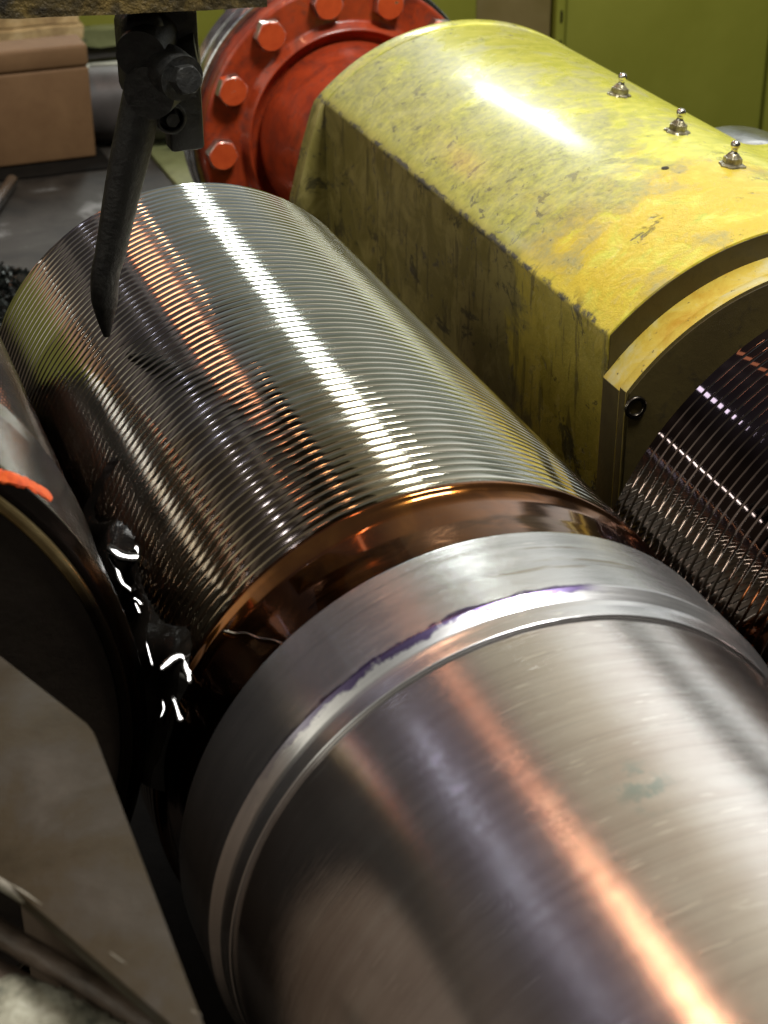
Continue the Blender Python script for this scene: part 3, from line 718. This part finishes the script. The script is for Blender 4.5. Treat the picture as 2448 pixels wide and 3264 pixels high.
# ------------------------------------------------------------------ guide plate at lower left
gp = empty('guide_plate', (-1.5, 3.6, 1.0), 'flat grey-brown steel plate with a cut corner at the lower left', 'plate')
pts = [(-1.313, 2.40), (-1.306, 3.545), (-1.307, 3.585), (-1.315, 3.625), (-1.47, 4.014), (-1.60, 4.33), (-2.4, 4.35), (-2.2, 4.08), (-1.625, 3.118)]
obj('top', prism_xy(pts, .96, 1.0, .005), M_plate, gp)
obj('block', prism_xy([(-1.322, 2.62), (-1.322, 3.58), (-1.33, 3.62), (-1.48, 3.99), (-1.52, 3.9), (-1.43, 3.0), (-1.345, 2.66)], -1.6, .958, .004), M_reflector, gp)  # unseen block added so the shaft's left side mirrors brown
rim = tube(smooth_path([(-2.2, 4.08, .984), (-1.625, 3.118, .984), (-1.458, 2.816, .984), (-1.318, 2.556, .984)], 16), .014, 10, jit=.5)
obj('worn_edge', rim, M_plate_rim, gp, 60)
bm = tube(smooth_path([(-2.0, 3.75, .78), (-1.66, 3.20, .79), (-1.547, 3.03, .79), (-1.426, 2.84, .79), (-1.316, 2.65, .79), (-1.25, 2.5, .79)], 12), .030, 20, jit=.15)
join(bm, tube(smooth_path([(-2.0, 3.60, .72), (-1.69, 3.10, .73), (-1.56, 2.93, .73), (-1.44, 2.76, .73), (-1.32, 2.55, .73)], 12), .05, 20, jit=.12))
obj('gutter', bm, M_gut, gp, 60)
bm = bmesh.new(); rows = []
for i in range(70):
    row = []
    for k in range(60):
        xx = -2.1 + .8 * k / 59; yy = 2.2 + 1.2 * i / 69
        lim = 3.06 - 1.05 * max(0, xx + 1.64) ** 1.25 * 1.6 - .05 * max(0, -1.66 - xx)        # far border of the lump
        e = (yy - lim)
        zz = .80 - 2.4 * max(0, e + .03) + .022 * mnoise.fractal(Vector((xx * 14, yy * 14, 0)), 1, 2, 5)
        row.append(bm.verts.new((xx, yy, max(zz, .35))))
    rows.append(row)
for a, b in zip(rows, rows[1:]):
    for k in range(59): bm.faces.new((a[k], a[k + 1], b[k + 1], b[k]))
tag(obj('rough_casting', bm, M_cast, origin=(-1.7, 2.9, .6), smooth=60), 'pale rough cast lump in the bottom left corner below the plate', 'casting')

# ------------------------------------------------------------------ clutter behind
bx = empty('cardboard_box', (.6, 17.6, -2.0), 'brown cardboard box with a folded lid at the left edge', 'box')
obj('body', box((-.9, 17.3, -1.97), (1.50, 17.75, -1.03), .03, 3), M_card, bx)
obj('lid', box((-.9, 17.296, -1.028), (1.505, 17.752, -.80), .04, 3), M_card, bx)
tag(obj('dark_board', box((-.9, 16.95, -1.995), (1.60, 18.7, -1.975), .005), M_bed, origin=(.5, 17.5, -2)), 'thin black board lying under the cardboard box', 'board')
for lo, hi, lb in (((-.5, 19.6, -1.32), (1.93, 20.3, -1.18), 'pale rough wooden plank, lower of the two behind the cardboard box'),
                   ((-.5, 19.7, -1.16), (1.90, 20.3, -1.04), 'pale rough wooden plank, upper of the two behind the cardboard box')):
    tag(obj('wood_plank', box(lo, hi, .02, 2, sub=6, jit=.03), M_wood, origin=lo), lb, 'plank', 'wooden planks behind the cardboard box')
gm = empty('green_machine', (2.4, 20.4, -3), 'olive green machine with a pale ledge and white strip left of the clamp', 'machine')
obj('body', box((1.2, 20.5, -2.9), (3.85, 21.15, -.9), .04), M_olive, gm)
obj('ledge', box((1.9, 20.25, -1.62), (3.0, 20.52, -1.42), .03, sub=5, jit=.05), M_olive_pale, gm)
obj('ledge', box((1.2, 20.35, -1.78), (3.4, 20.5, -1.64), .02), M_motor, gm)
tag(obj('white_strip', box((1.9, 20.28, -1.92), (2.9, 20.40, -1.83), .01), M_white, origin=(2.4, 20.3, -1.9)), 'short white horizontal strip between the box and the black clamp', 'strip')
bm = bmesh.new()
tube([(1.62, 17.9, -1.59), (3.1, 17.5, -1.59)], .40, 40, bm)
tag(obj('dark_drum', bm, M_motor, origin=(2.3, 18.9, -2.0)), 'dark grey drum lying between the box and the red flange', 'drum')
bm = tube([(.05, 15.6, -1.93), (.53, 16.75, -1.93)], .06, 20)
tag(obj('steel_rod', bm, M_steel, origin=(.3, 16, -1.95)), 'short grey steel rod end lying on the table at the left edge', 'rod')
bm = bmesh.new()
for i in range(900):
    a = random.uniform(0, 2 * pi); rr = random.random() ** .6
    p = Vector((-.13 + cos(a) * rr * .42, 12.9 + sin(a) * rr * .75, -1.98 + .22 * (1 - rr) * random.random() + .01)) + Vector((0, 1.0, 0))
    q = [p + Vector((random.gauss(0, .03), random.gauss(0, .03), random.gauss(0, .025))) for _ in range(3)]
    bm.faces.new([bm.verts.new(v) for v in q])
    bm.faces.new([bm.verts.new(v) for v in (q[0], q[2], q[2] + Vector((random.gauss(0, .02), .01, random.gauss(0, .02))))])
tag(obj('swarf_pile', bm, M_swarf, smooth=0, origin=(-.13, 13.9, -2)), 'heap of black metal swarf at the left edge of the table', 'swarf', kind='stuff')
